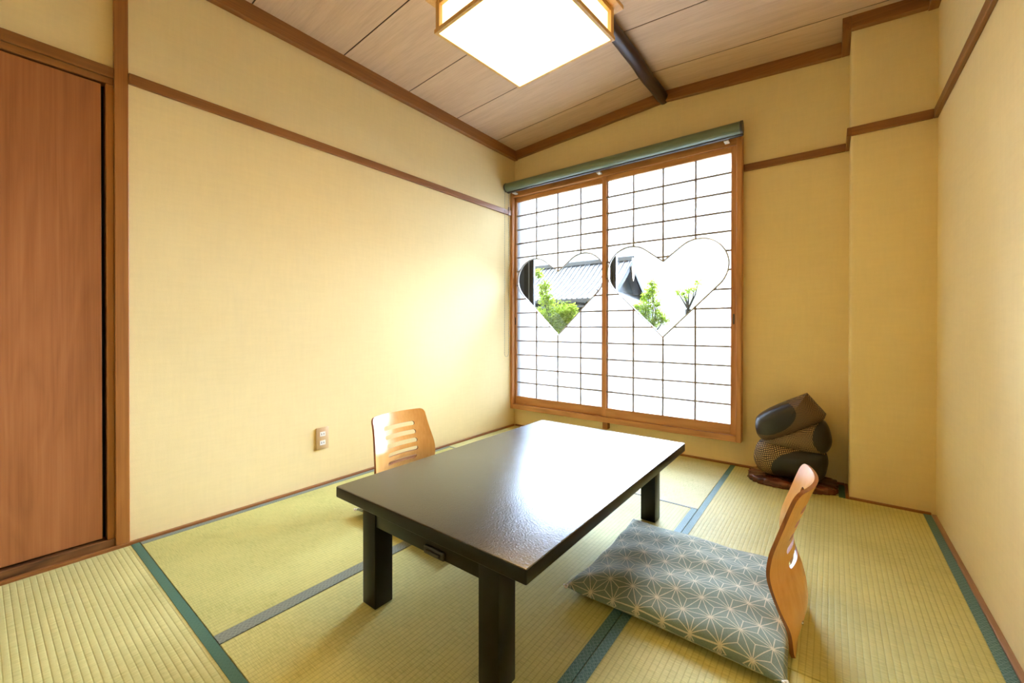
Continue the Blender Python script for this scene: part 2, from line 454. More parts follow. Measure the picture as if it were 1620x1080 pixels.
# floor edge strips
bs = structure(MB().box(L, L + .018, FRONT, D - .02, -.03, .011).build('baseboard_left', M['wood_y'], bevel=.003), 'slim orange-brown floor strip along the left wall', 'baseboard')
structure(MB().box(L + .018, PX - .014, D - .020, D, -.03, .010).build('baseboard_back', M['wood_x'], bevel=.003), 'slim floor strip under the heart window', 'baseboard')
structure(MB().box(PX - .014, PX, PY - .014, D - .020, -.03, .014).box(PX, R - .016, PY - .014, PY, -.03, .010).build('baseboard_pillar', M['wood_x'], bevel=.003), 'slim floor strip around the pillar foot', 'baseboard')
structure(MB().box(R - .016, R, FRONT, PY - .014, -.03, .006).build('baseboard_right', M['base_grey'], bevel=.002), 'flat greyish-brown floor strip along the right wall', 'baseboard')

# ------------------------------------------------------------------ tatami
def tatami(name, label, x0, x1, y0, y1, mat, borders):
    """borders: list of (x0,x1,y0,y1,material)"""
    cx, cy = (x0 + x1) / 2, (y0 + y1) / 2
    r = empty(name, (cx, cy, 0)); tag(r, label, 'tatami mat', 'tatami mats covering the floor')
    g = .0012
    MB().box(x0 + g - cx, x1 - g - cx, y0 + g - cy, y1 - g - cy, -.030, 0).build('rush_surface', mat, r, bevel=.0012, seg=1)
    for (a, b_, c, d, m_) in borders:
        MB().box(a + g - cx, b_ - g - cx, c + g - cy, d - g - cy, -.010, .0012).build('cloth_border', m_, r)
    return r
XA, XB, XC, XE = L + .018, -1.3370, -.5045, R - .016
YA, YB, YC, YD = FRONT, .4140, 2.122, D - .020
tatami('tatami_mat', 'tatami mat lying crosswise in front of the brown door', XA, XC, YA, YB, M['tatami_x'], [(XA, XC, YB - .028, YB, M['border_green'])])
tatami('tatami_mat', 'tatami mat along the left wall with a wide grey border', XA, XB, YB, YC, M['tatami_y2'],
       [(XA, XA + .031, YB, YC, M['border_grey']), (XB - .049, XB, YB, YC, M['border_grey'])])
tatami('tatami_mat', 'tatami mat directly under the black table', XB, XC, YB, YC, M['tatami_y'],
       [(XC - .030, XC, YB, YC, M['border_blue'])])
tatami('tatami_mat', 'smooth tatami mat lying crosswise below the heart window', XA, XC, YC, YD, M['tatami_x2'],
       [(XA, XC, YC, YC + .013, M['border_grey'])])
xr0 = XC
tatami('tatami_mat', 'long tatami mat by the right wall in front of the stone sculpture', xr0, XE, 1.281, PY - .014, M['tatami_y'],
       [(xr0, xr0 + .029, 1.281, PY - .014, M['border_blue']), (XE - .030, XE, 1.281, PY - .014, M['border_blue'])])
tatami('tatami_mat', 'tatami filler beneath the sculpture beside the pillar', xr0, PX - .014, PY - .014, YD, M['tatami_y'],
       [(xr0, xr0 + .029, PY - .014, YD, M['border_green']), (PX - .014 - .029, PX - .014, PY - .014, YD, M['border_green'])])
tatami('tatami_mat', 'tatami mat in the right foreground under the cushion front', xr0, XE, YA, 1.281, M['tatami_y'],
       [(xr0, xr0 + .029, YA, 1.281, M['border_blue']), (XE - .030, XE, YA, 1.281, M['border_blue'])])

# ------------------------------------------------------------------ window: fixed frame, two sliding shoji, outer aluminium sash
FX0, FX1, FZ0, FZ1, FY = L + .0005, -.4395, .158, 2.066, 2.899
JW = .030
w1 = empty('window_1', ((FX0 + FX1) / 2, FY, FZ0)); structure(w1, 'projecting brown timber frame around the two shoji', 'window')
ox, oy, oz = w1.location
def wbox(name, x0, x1, y0, y1, z0, z1, mat, bevel=.002):
    return MB().box(x0 - ox, x1 - ox, y0 - oy, y1 - oy, z0 - oz, z1 - oz).build(name, mat, w1, bevel=bevel, seg=1)
YB2 = D + .02
wbox('jamb', FX0, FX0 + .024, FY, YB2, FZ0, FZ1, M['win_z'])
wbox('jamb', FX1 - JW, FX1, FY, YB2, FZ0, FZ1, M['win_z'])
wbox('head', FX0 + .024, FX1 - JW, FY + .001, YB2, 2.012, FZ1, M['win_x'])
wbox('sill', FX0 + .024, FX1 - JW, FY + .001, YB2, FZ0, .198, M['win_x'])
wbox('sill_bracket', -1.375, -1.335, FY + .02, D, FZ0 - .055, FZ0, M['wood_z'])

def heart_outline(cx, zt, zn, dx, cz, r, n=22):
    """closed loop (x,z): tip, straight to right lobe, arc, straight to the notch, mirrored"""
    def tangents(px, pz):
        d = math.hypot(px - dx, pz - cz); a0 = math.atan2(pz - cz, px - dx); b0 = math.acos(r / d)
        return a0 - b0, a0 + b0
    t = tangents(0, zt); n_ = tangents(0, zn)
    # choose the outer tangent at the tip and the upper tangent at the notch
    cand = [(dx + r * math.cos(a), a) for a in t]; a_tip = max(cand)[1]
    cand = [(cz + r * math.sin(a), a) for a in n_]; a_not = max(cand)[1]
    while a_not < a_tip: a_not += 2 * PI
    if a_not - a_tip > 2 * PI: a_not -= 2 * PI
    right = [(dx + r * math.cos(a_tip + (a_not - a_tip) * k / n), cz + r * math.sin(a_tip + (a_not - a_tip) * k / n)) for k in range(n + 1)]
    pts = [(0, zt)] + right + [(0, zn)] + [(-x, z) for x, z in reversed(right)]
    return [(cx + x, z) for x, z in pts]
def inside(poly, x, z):
    c = False; n = len(poly)
    for i in range(n):
        x1, z1 = poly[i]; x2, z2 = poly[(i + 1) % n]
        if (z1 > z) != (z2 > z) and x < (x2 - x1) * (z - z1) / (z2 - z1) + x1: c = not c
    return c
def fill_holes(outer, holes, y):
    bm = bmesh.new(); es = []
    for loop in [outer] + holes:
        vs = [bm.verts.new((x, y, z)) for x, z in loop]
        es += [bm.edges.new((vs[i], vs[(i + 1) % len(vs)])) for i in range(len(vs))]
    bmesh.ops.triangle_fill(bm, use_beauty=True, use_dissolve=False, edges=es)
    return bm
def bm_obj(bm, name, mats, parent=None, smooth=None):
    me = bpy.data.meshes.new(name)
    bmesh.ops.recalc_face_normals(bm, faces=bm.faces)
    bm.to_mesh(me); bm.free()
    for m_ in (mats if isinstance(mats, (list, tuple)) else [mats]): me.materials.append(m_)
    if smooth is not None:
        me.polygons.foreach_set('use_smooth', [True] * len(me.polygons)); me.set_sharp_from_angle(angle=smooth)
    o = bpy.data.objects.new(name, me); COL.objects.link(o)
    if parent: o.parent = parent
    return o

def shoji(label, x0, x1, sl, sr, y, hx, pull_x):
    """x0..x1 outer panel, sl/sr stile widths, y front face"""
    Z0, Z1, PZ0, PZ1 = .1985, 2.0115, .265, 1.974
    r = empty('shoji_panel', ((x0 + x1) / 2, y, Z0)); tag(r, label, 'shoji screen', 'sliding shoji with heart panes')
    ax, ay, az = r.location; th = .021
    def pb(name, a, b_, c, d, e, f, mat, bv=.0015):
        return MB().box(a - ax, b_ - ax, c - ay, d - ay, e - az, f - az).build(name, mat, r, bevel=bv, seg=1)
    pa, pb_ = x0 + sl, x1 - sr
    pb('stile', x0, pa, y, y + th, Z0, Z1, M['win_z']); pb('stile', pb_, x1, y, y + th, Z0, Z1, M['win_z'])
    pb('top_rail', pa, pb_, y + .0005, y + th, PZ1, Z1, M['win_x']); pb('bottom_rail', pa, pb_, y + .0005, y + th, Z0, PZ0, M['win_x'])
    poly = heart_outline(hx, .806, 1.333, .232, 1.282, .180)
    # lattice of thin kumiko, interrupted by the heart
    lat = MB(); w = .0056; yk0, yk1 = y + .003 - ay, y + .0155 - ay
    def run(fix, lo, hi, vert):
        N = 500; start = None
        for k in range(N + 1):
            t = lo + (hi - lo) * k / N
            ins = inside(poly, fix, t) if vert else inside(poly, t, fix)
            if not ins and start is None: start = t
            if (ins or k == N) and start is not None:
                if t - start > .004:
                    if vert: lat.box(fix - w - ax, fix + w - ax, yk0, yk1, start - az, t - az)
                    else: lat.box(start - ax, t - ax, yk0 + .0006, yk1 + .0006, fix - w - az, fix + w - az)
                start = None
    for k in range(1, 4): run(pa + (pb_ - pa) * k / 4, PZ0, PZ1, True)
    for k in range(1, 14): run(PZ0 + (PZ1 - PZ0) * k / 14, pa, pb_, False)
    lat.build('lattice', M['kumiko'], r)
    # paper with a heart cut out of it
    outer = [(pa - ax, PZ0 - az), (pb_ - ax, PZ0 - az), (pb_ - ax, PZ1 - az), (pa - ax, PZ1 - az)]
    hole = [(x - ax, z - az) for x, z in poly]
    bm_obj(fill_holes(outer, [hole], y + .0165 - ay), 'paper', M['paper'], r)
    # heart rim and pane
    n = len(hole); cz_ = sum(z for _, z in hole) / n; cx_ = sum(x for x, _ in hole) / n
    rim = MB(); vs = []
    def off(k, d):
        x0_, z0_ = hole[k - 1]; x1_, z1_ = hole[k]; x2_, z2_ = hole[(k + 1) % n]
        a = Vector((x1_ - x0_, z1_ - z0_)).normalized(); b_ = Vector((x2_ - x1_, z2_ - z1_)).normalized()
        nn = Vector((-(a.y + b_.y), a.x + b_.x)); nn.normalize()
        c_ = max(.45, Vector((-a.y, a.x)).dot(nn))
        return x1_ + nn.x * d / c_, z1_ + nn.y * d / c_
    for k in range(n):
        xi, zi = off(k, .0042); xo, zo = off(k, -.0040)
        vs += [(xo, y + .005 - ay, zo), (xi, y + .005 - ay, zi), (xi, y + .019 - ay, zi), (xo, y + .019 - ay, zo)]
    fs = []
    for k in range(n):
        q = (k + 1) % n
        for j in range(4): fs.append((k * 4 + j, k * 4 + (j + 1) % 4, q * 4 + (j + 1) % 4, q * 4 + j))
    rim.add(vs, fs); rim.build('heart_rim', M['heart_rim'], r)
    pane = fill_holes(hole, [], y + .012 - ay)
    bm_obj(pane, 'heart_pane', M['glass'], r)
    # finger pull let into the outer stile
    pb('finger_pull', pull_x - .0048, pull_x + .0048, y - .0012, y + .004, .895, .960, M['pull_dark'], .001)
    return r
shoji('shoji screen with heart pane, right half of the window beside the golden wall', -1.3805, FX1 - JW - .0005, .0335, .0315, 2.9155, -.9245, -.4845)
shoji('shoji screen with heart pane, left half of the window beside the cream wall', FX0 + .0245, -1.3330, .0135, .0300, 2.9375, -1.7840, FX0 + .0305)

# outer aluminium sash, boxed into the wall
sx0, sx1, sz0, sz1, sy0, sy1 = -2.44, -.34, .06, 2.16, D + .02, D + .17
w2 = empty('window_2', ((sx0 + sx1) / 2, sy0, sz0)); structure(w2, 'dark aluminium outer sash behind the shoji', 'window')
qx, qy, qz = w2.location
def sb(name, a, b_, c, d, e, f, mat):
    return MB().box(a - qx, b_ - qx, c - qy, d - qy, e - qz, f - qz).build(name, mat, w2)
fr = MB()
for (a, b_, e, f) in ((sx0, sx0 + .05, sz0, sz1), (sx1 - .05, sx1, sz0, sz1), (sx0 + .05, sx1 - .05, sz0, sz0 + .06), (sx0 + .05, sx1 - .05, sz1 - .06, sz1)):
    fr.box(a - qx, b_ - qx, 0, sy1 - qy, e - qz, f - qz)
fr.build('sash_frame', M['alu_grey'], w2)
sb('stile', -2.395, -2.236, 3.100, 3.128, sz0 + .06, sz1 - .06, M['alu_grey'])  # stile shape whose grey stands in for a reflection in the outer glass
sb('stile', -2.236, -2.131, 3.092, 3.120, sz0 + .06, sz1 - .06, M['alu_black'])
sb('glazing_bead', -2.186, -2.176, 3.088, 3.092, sz0 + .06, sz1 - .06, M['alu_light'])
sb('meeting_stile', -1.452, -1.345, 3.092, 3.124, sz0 + .06, sz1 - .06, M['alu_black'])
for xx in (-1.440, -1.415, -1.385, -1.362):
    sb('stile_rib', xx, xx + .010, 3.086, 3.092, sz0 + .06, sz1 - .06, M['alu_olive'])
sb('stile', -.452, -.392, 3.092, 3.120, sz0 + .06, sz1 - .06, M['alu_black'])
sb('pane', -2.130, -1.453, 3.104, 3.107, sz0 + .06, sz1 - .06, M['glass'])
sb('pane', -1.344, -.453, 3.112, 3.115, sz0 + .06, sz1 - .06, M['glass'])

# ------------------------------------------------------------------ roller blind
rb = empty('roller_blind', (-1.327, D - .142, 2.077)); tag(rb, 'rolled-up green roller blind above the heart window', 'blind')
bx0, bx1 = L + .012 + 1.327, -.423 + 1.327
mb = MB(); n = 28; pts = []
MB().tube([(bx0 + .010, 0, 0), (bx1 - .010, 0, 0)], .036, 28).build('rolled_cloth', M['blind_cloth'], rb)
for a, b_ in ((bx0, bx0 + .012), (bx1 - .012, bx1)):
    MB().tube([(a, 0, 0), (b_, 0, 0)], .0385, 24).build('end_cap', M['blind_end'], rb, bevel=.003, smooth=.6)
MB().box(bx0 + .004, bx1 - .004, .004, .030, -.043, -.034).build('hem_bar', M['blind_end'], rb, bevel=.003)
MB().box(bx0 + .004, bx1 - .004, .040, .056, -.030, .030).build('back_rail', M['blind_end'], rb, bevel=.002)
for xx in (-2.176, -1.385, -.520):
    MB().box(xx + 1.327 - .014, xx + 1.327 + .013, .028, .077, -.050, -.038).build('mounting_clip', M['white_plastic'], rb, bevel=.002)
for xx in (-2.20, -.47):
    MB().box(xx + 1.327 - .012, xx + 1.327 + .012, .050, .141, .000, .026).build('bracket', M['blind_end'], rb, bevel=.002)
# bead chain loop: two runs joined by a bend at the bottom
cp = []; x_ = bx0 + .006
for k in range(0, 141): cp.append((x_, -.026, -.03 - 1.40 * k / 140))
for k in range(1, 12):
    a = PI * k / 12; cp.append((x_, .002 - .028 * math.cos(a), -1.43 - .028 * math.sin(a)))
for k in range(0, 141): cp.append((x_, .030, -1.43 + 1.40 * k / 140))
rad = [.0022 if k % 2 else .0010 for k in range(len(cp))]
MB().tube(cp, rad, 6).build('bead_chain', M['bead'], rb)
MB().tube([(x_, .030, -.16), (x_, .030, -.19)], .0045, 8).build('chain_stop', M['blind_end'], rb)

# ------------------------------------------------------------------ ridge pole
mb = MB(); pts = []; rr = []
for k in range(45):
    y = FRONT + (D - .002 - FRONT) * k / 44
    pts.append((0.0025 * math.sin(k * .9), y, .0015 * math.sin(k * 1.7))); rr.append(.0375 + .0004 * math.sin(k * 2.1) + (.0008 if k in (9, 20, 33, 39) else 0))
pole = empty('ridge_pole', (XR - .012, 0, ZR - .038)); tag(pole, 'dark stripped log running along the ceiling ridge', 'log beam')
mb.tube(pts, rr, 18); o = mb.build('log', M['pole'], pole)

# ------------------------------------------------------------------ pendant lamp
lamp = empty('pendant_lamp', (-.966, 1.345, 2.030), math.radians(-4.5)); tag(lamp, 'square wood-framed ceiling lamp with glowing white shade', 'lamp')
H = .251; hh = .124
MB().box(-H + .006, H - .006, -H + .006, H - .006, 0, .004).build('bottom_diffuser', M['lamp_bottom'], lamp)
for sx, sy in ((1, 1), (1, -1), (-1, 1), (-1, -1)):
    MB().box(sx * (H - .011) - .011, sx * (H - .011) + .011, sy * (H - .011) - .011, sy * (H - .011) + .011, .014, hh).build('post', M['lamp_wood'], lamp, bevel=.001, seg=1)
for s in (-1, 1):
    a, b_ = sorted((s * (H + .004), s * (H - .010)))
    MB().box(a, b_, -H - .004, H + .004, -.002, .014).build('bottom_rail', M['lamp_wood'], lamp, bevel=.001, seg=1)
    MB().box(-H + .010, H - .010, a, b_, -.002, .014).build('bottom_rail', M['lamp_wood'], lamp, bevel=.001, seg=1)
    a, b_ = sorted((s * (H - .016), s * (H - .020)))
    MB().box(a, b_, -H + .022, H - .022, .010, hh).build('side_diffuser', M['lamp_side'], lamp)
    MB().box(-H + .022, H - .022, a, b_, .010, hh).build('side_diffuser', M['lamp_side'], lamp)
    a, b_ = sorted((s * (H + .028), s * (H - .024)))
    MB().box(a, b_, -H - .028, H + .028, hh, hh + .016).build('top_rail', M['lamp_wood'], lamp, bevel=.001, seg=1)
    MB().box(-H + .024, H - .024, a, b_, hh, hh + .016).build('top_rail', M['lamp_wood'], lamp, bevel=.001, seg=1)
    a, b_ = sorted((s * (H - .002), s * (H - .018)))
    MB().box(a, b_, -H + .022, H - .022, hh - .016, hh).build('upper_rail', M['lamp_wood'], lamp, bevel=.001, seg=1)
    MB().box(-H + .022, H - .022, a, b_, hh - .016, hh).build('upper_rail', M['lamp_wood'], lamp, bevel=.001, seg=1)
MB().box(-H + .024, H - .024, -H + .024, H - .024, hh + .004, hh + .010).build('top_diffuser', M['lamp_side'], lamp)
MB().tube([(0, 0, hh + .010), (0, 0, 2.428 - 2.030)], .004, 8).build('cord', M['black_plastic'], lamp)
MB().tube([(0, 0, 2.388 - 2.030), (0, 0, 2.429 - 2.030)], [.045, .030], 18).build('ceiling_cap', M['blind_end'], lamp)

# ------------------------------------------------------------------ low table
TX0, TX1, TY0, TY1, TZ = -1.288, -.519, .727, 1.957, .354
tb = empty('low_table', ((TX0 + TX1) / 2, (TY0 + TY1) / 2, .0015)); tag(tb, 'black-brown lacquered low table with a mirror-like top', 'table')
tx, ty, _ = tb.location
def tbx(name, a, b_, c, d, e, f, mat, bv=.003, seg=2):
    return MB().box(a - tx, b_ - tx, c - ty, d - ty, e, f).build(name, mat, tb, bevel=bv, seg=seg, smooth=.5)
tt = tbx('tabletop', TX0, TX1, TY0, TY1, TZ - .037, TZ, [M['lacquer_top'], M['lacquer']], .0045, 3)
for f in tt.data.polygons:
    if f.normal.z < .6: f.material_index = 1
LX0, LX1, LY0, LY1, LW = -1.181, -.620, .757, 1.924, .066
for a in (LX0, LX1 - LW):
    for c in (LY0, LY1 - LW):
        tbx('leg', a, a + LW, c, c + LW, 0, TZ - .036, M['lacquer'], .003)
AP = .257
tbx('apron', LX0 + LW, LX1 - LW, LY0 + .003, LY0 + .027, AP, TZ - .036, M['lacquer'], .002)
tbx('apron', LX0 + LW, LX1 - LW, LY1 - .034, LY1 - .010, AP, TZ - .036, M['lacquer'], .002)
tbx('apron', LX0 + .010, LX0 + .034, LY0 + LW, LY1 - LW, AP, TZ - .036, M['lacquer'], .002)
tbx('apron', LX1 - .034, LX1 - .010, LY0 + LW, LY1 - LW, AP, TZ - .036, M['lacquer'], .002)
la = MB().box(-.884 - tx, -.806 - tx, LY0 - .004 - ty, LY0 + .010 - ty, .258, .281).build('latch', M['black_plastic'], tb, bevel=.003)
MB().box(-.872 - tx, -.818 - tx, LY0 - .010 - ty, LY0 - .003 - ty, .2655, .2735).build('slide', M['black_plastic'], la, bevel=.002)

# ------------------------------------------------------------------ legless chairs: one bent plywood back rising from a seat board
EDGE = [(.004, .002), (0, .012), (-.006, .066), (-.024, .111), (-.043, .168), (-.052, .214), (-.047, .264), (-.035, .305), (-.017, .359), (-.002, .404), (.013, .443)]
acc = [0]
for p, q in zip(EDGE, EDGE[1:]): acc.append(acc[-1] + math.hypot(q[0] - p[0], q[1] - p[1]))
TT = acc[-1]
def spl(t):
    t = max(0, min(TT, t)); i = 0
    while i < len(acc) - 2 and acc[i + 1] < t: i += 1
    P = [Vector(EDGE[max(0, min(len(EDGE) - 1, i + k))]) for k in (-1, 0, 1, 2)]
    u = (t - acc[i]) / (acc[i + 1] - acc[i])
    return .5 * ((2 * P[1]) + (P[2] - P[0]) * u + (2 * P[0] - 5 * P[1] + 4 * P[2] - P[3]) * u * u + (3 * P[1] - P[0] - 3 * P[2] + P[3]) * u ** 3)
def bulge(t):
    z = t / TT
    if z < .36: return .054 * math.sin(z / .36 * PI / 2) ** 1.2
    if z < .62: return .035 + .019 * (.5 + .5 * math.cos((z - .36) / .26 * PI))
    return .035
def half_w(t):
    z = t / TT
    return .158 + .024 * math.exp(-((z - .52) / .26) ** 2)
def bend(s, t):
    u = s / .17
    e = spl(t)
    return Vector((e.x + bulge(t) * (1 - u * u), s / .17 * half_w(t), e.y))
def make_chair():
    r = empty('legless_chair', (0, 0, 0))
    W = .17; rc = .030
    outer = [(-W, 0), (W, 0)]
    for k in range(9):
        a = PI / 2 * k / 8; outer.append((W - rc + rc * math.cos(a), TT - rc + rc * math.sin(a)))
    for k in range(9):
        a = PI / 2 + PI / 2 * k / 8; outer.append((-W + rc + rc * math.cos(a), TT - rc + rc * math.sin(a)))
    holes = []
    for k in range(5):
        zc = TT - .073 - k * .043; hw = .098 - .004 * k; hh_ = .0105
        loop = []
        for j in range(9):
            a = -PI / 2 + PI * j / 8; loop.append((hw - hh_ + hh_ * math.cos(a), zc + hh_ * math.sin(a)))
        for j in range(9):
            a = PI / 2 + PI * j / 8; loop.append((-hw + hh_ + hh_ * math.cos(a), zc + hh_ * math.sin(a)))
        holes.append(loop)
    bm = fill_holes(outer, holes, 0)
    for k in range(1, 22):
        s = -W + 2 * W * k / 22
        bmesh.ops.bisect_plane(bm, geom=bm.verts[:] + bm.edges[:] + bm.faces[:], plane_co=(s, 0, 0), plane_no=(1, 0, 0), dist=1e-6)
    for k in range(1, 40):
        t = TT * k / 40
        bmesh.ops.bisect_plane(bm, geom=bm.verts[:] + bm.edges[:] + bm.faces[:], plane_co=(0, 0, t), plane_no=(0, 0, 1), dist=1e-6)
    for v in bm.verts: v.co = bend(v.co.x, v.co.z)
    bm.normal_update()
    bmesh.ops.recalc_face_normals(bm, faces=bm.faces)
    n0 = len(bm.faces)
    bmesh.ops.solidify(bm, geom=bm.faces[:], thickness=.010)
    bm.normal_update()
    for f in bm.faces:   # rim faces show the ply layers
        if f.calc_area() > 0 and any(len(e.link_faces) == 2 and e.calc_face_angle(0) > 1.0 for e in f.edges):
            angs = sum(1 for e in f.edges if len(e.link_faces) == 2 and e.calc_face_angle(0) > 1.0)
            if angs >= 2: f.material_index = 1
    o = bm_obj(bm, 'backrest', [M['chair_ply'], M['chair_edge']], r, .7)
    # seat board, hidden under the cushion
    MB().box(-.40, -.010, -.165, .165, .003, .013).build('seat', M['chair_ply'], r, bevel=.004)
    for sy in (-.09, .09):
        p = bend(sy, .062)
        MB().tube([(p.x + .000, p.y, p.z), (p.x + .0135, p.y, p.z)], .0055, 12).build('screw', M['steel'], r)
    return r
ch = make_chair(); ch.location = (-.084, 1.480, 0)
tag(ch, 'slatted plywood legless chair seen edge-on at the right of the table', 'chair', 'legless chairs at the table')
ch2 = copy_tree(ch); ch2.location = (-1.722, 1.322, 0); ch2.rotation_euler = (0, 0, PI)
ch2['label'] = 'slatted plywood legless chair facing forward beside the outlet wall'

# ------------------------------------------------------------------ floor cushions
M['asanoha'] = mk_asanoha('hemp_leaf_cloth', .0750, .006, -.018)
def make_cushion():
    r = empty('floor_cushion', (0, 0, 0))
    N = 56; A = .306
    def prof(u): return max(0, 1 - abs(u) ** 2.6)
    bm = bmesh.new(); top = {}; bot = {}
    def xy(i, j):
        u = -1 + 2 * i / N; v = -1 + 2 * j / N
        px = A * u * (1 - .040 * (1 - v * v) * abs(u) ** 3); py = A * .965 * v * (1 - .040 * (1 - u * u) * abs(v) ** 3)
        return u, v, px, py
    for i in range(N + 1):
        for j in range(N + 1):
            u, v, px, py = xy(i, j)
            q = (prof(u) * prof(v)) ** .5
            edge_z = .030 + .004 * math.sin(7 * u + 3 * v) + .003 * math.sin(11 * v - 4 * u)
            wr = .0016 * math.sin(9 * u + 4 * v) * math.sin(6 * v - 3 * u) * q
            dip = -.008 * math.exp(-(u * u + v * v) / .05)
            top[i, j] = bm.verts.new((px, py, edge_z + .046 * q + wr + dip))
            if 0 < i < N and 0 < j < N: bot[i, j] = bm.verts.new((px * .99, py * .99, max(.0145, edge_z - .034 * min(1, q * 2.0))))
            else: bot[i, j] = top[i, j]
    for i in range(N):
        for j in range(N):
            bm.faces.new((top[i, j], top[i + 1, j], top[i + 1, j + 1], top[i, j + 1]))
            vs = [bot[i, j], bot[i, j + 1], bot[i + 1, j + 1], bot[i + 1, j]]
            try: bm.faces.new(vs)
            except ValueError: pass
    bm_obj(bm, 'cover', M['asanoha'], r, 3.0)
    for sx in (-1, 1):
        for sy in (-1, 1):
            pts = []
            for k in range(8):
                a = 2 * PI * k / 7
                pts.append((sx * (A - .004) + .006 * math.cos(a), sy * (A * .965 - .004) + .006 * math.sin(a), .030 + .003 * math.sin(2 * a)))
            MB().tube(pts, .0032, 8).build('corner_tuft', M['white_plastic'], r)
    return r
cu = make_cushion(); cu.location = (-.382, 1.474, 0); cu.rotation_euler = (0, 0, math.radians(-.5))
tag(cu, 'grey-green hemp-leaf floor cushion in front of the edge-on chair', 'cushion', 'hemp-leaf floor cushions')
cu2 = copy_tree(cu); cu2.location = (-1.446, 1.375, 0); cu2.rotation_euler = (0, 0, PI)
cu2['label'] = 'floor cushion mostly hidden behind the table leg on the outlet side'

# ------------------------------------------------------------------ stone sculpture on its burl stand
stand = tag(empty('burl_stand', (-.172, 2.825, .0015)), 'irregular dark red burl wood slab under the sculpture', 'stand')
sil = [(-.373, 2.735), (-.330, 2.690), (-.271, 2.676), (-.194, 2.672), (-.130, 2.684), (-.073, 2.690), (-.02, 2.715), (.024, 2.750), (.030, 2.83), (.024, 2.915), (-.03, 2.932), (-.2, 2.936), (-.33, 2.925), (-.378, 2.875), (-.384, 2.81)]
cx_, cy_ = -.172, 2.825; n = 90; ring = []
def smooth_loop(pts, n):
    k = len(pts); out = []
    for i in range(n):
        t = i / n * k; a = int(t); u = t - a
        P = [Vector(pts[(a + q) % k]) for q in (-1, 0, 1, 2)]
        out.append(.5 * ((2 * P[1]) + (P[2] - P[0]) * u + (2 * P[0] - 5 * P[1] + 4 * P[2] - P[3]) * u * u + (3 * P[1] - P[0] - 3 * P[2] + P[3]) * u ** 3))
    return out
lp = smooth_loop(sil, n)
mb = MB(); vs = []; levels = [(0, .985), (.004, 1.0), (.013, .99), (.022, .995), (.029, .98), (.032, .95), (.032, .5), (.032, .02)]
for li, (z, s) in enumerate(levels):
    for k, p in enumerate(lp):
        j = 1 + (.022 * math.sin(k * 1.9) + .018 * math.sin(k * 3.7 + li)) * (1 if s > .6 else 0)
        zz = z + (0 if li == 0 else (.0025 * math.sin(k * .9 + li) if s > .6 else .001 * math.sin(k * .7)))
        vs.append(((p.x - cx_) * s * j, (p.y - cy_) * s * j, max(0, zz)))
fs = [(a * n + k, a * n + (k + 1) % n, (a + 1) * n + (k + 1) % n, (a + 1) * n + k) for a in range(len(levels) - 1) for k in range(n)]
fs.append(tuple(reversed(range(n)))); fs.append(tuple((len(levels) - 1) * n + k for k in range(n)))
mb.add(vs, fs, 0, True); mb.build('slab', M['burl'], stand, smooth=.9)

LOW = [(-.327, .207), (-.355, .140), (-.356, .088), (-.335, .050), (-.304, .030), (-.255, .024), (-.167, .024), (-.076, .026), (-.028, .053), (-.011, .109), (-.008, .151), (-.020, .186), (-.060, .205), (-.120, .215), (-.189, .222), (-.258, .225)]
MIDL = [(-.324, .205), (-.258, .260), (-.168, .310), (-.097, .345), (-.040, .364), (-.010, .335), (.007, .267), (.003, .225), (-.018, .190), (-.060, .180), (-.120, .175), (-.190, .178), (-.275, .190)]
TOPL = [(-.350, .311), (-.341, .345), (-.300, .385), (-.221, .437), (-.148, .477), (-.108, .500), (-.100, .498), (-.061, .450), (-.022, .402), (-.020, .392), (-.034, .363), (-.097, .317), (-.168, .269), (-.242, .228), (-.300, .213), (-.332, .232), (-.347, .266)]
sc_ = tag(empty('stone_sculpture', (-.172, 2.812, .0115)), 'black and dotted-brown sculpture of three stacked boulders', 'sculpture')
def boulder(name, pts, depth, y0, mat, expo, sharp=False, par=None):
    n = 120; k = len(pts)
    lp = smooth_loop(pts, n)
    mx = sum(p.x for p in lp) / n; mz = sum(p.y for p in lp) / n
    lv = 22; vs = []
    for a in range(lv + 1):
        t = -1 + 2 * a / lv; t = math.sin(t * PI / 2)
        s = max(.0, 1 - abs(t) ** expo) ** (1 / expo); s = max(s, .01)
        for p in lp:
            vs.append((mx + (p.x - mx) * s + .172, t * depth + y0, mz + (p.y - mz) * s))
    fs = [(a * n + q, a * n + (q + 1) % n, (a + 1) * n + (q + 1) % n, (a + 1) * n + q) for a in range(lv) for q in range(n)]
    fs.append(tuple(range(n))); fs.append(tuple(reversed([lv * n + q for q in range(n)])))
    m_ = MB(); m_.add(vs, fs, 0, True)
    return m_.build(name, mat, par or sc_)
boulder('lower_boulder', LOW, .118, 0, mk_dots('stipple_low', .0098, (-.110 + .172, .094, .152, .103, 0.12), gold=(.66, .45, .18)), 2.3)
boulder('middle_boulder', MIDL, .106, .004, mk_dots('stipple_mid', .0074, (.010 + .172, .280, .086, .100, 0), gold=(.56, .40, .19)), 2.3)
boulder('upper_boulder', TOPL, .110, -.002, mk_dots('stipple_top', .0062, (-.268 + .172, .352, .135, .080, math.radians(33)), gold=(.36, .22, .11)), 2.6)

# ------------------------------------------------------------------ wall outlet
ou = tag(empty('wall_outlet', (L, 1.187, .2575)), 'beige double power outlet low on the left wall', 'outlet')
MB().box(0, .008, -.036, .036, -.060, .060).build('cover_plate', M['outlet_plate'], ou, bevel=.003, smooth=.6)
for zz in (.024, -.024):
    s = MB().box(.006, .0095, -.016, .016, zz - .0125, zz + .0125).build('socket', M['white_plastic'], ou, bevel=.001)
    for yy in (-.0062, .0062):
        MB().box(.0085, .0100, yy - .0015, yy + .0015, zz - .005, zz + .005).build('slot', M['black_plastic'], s)

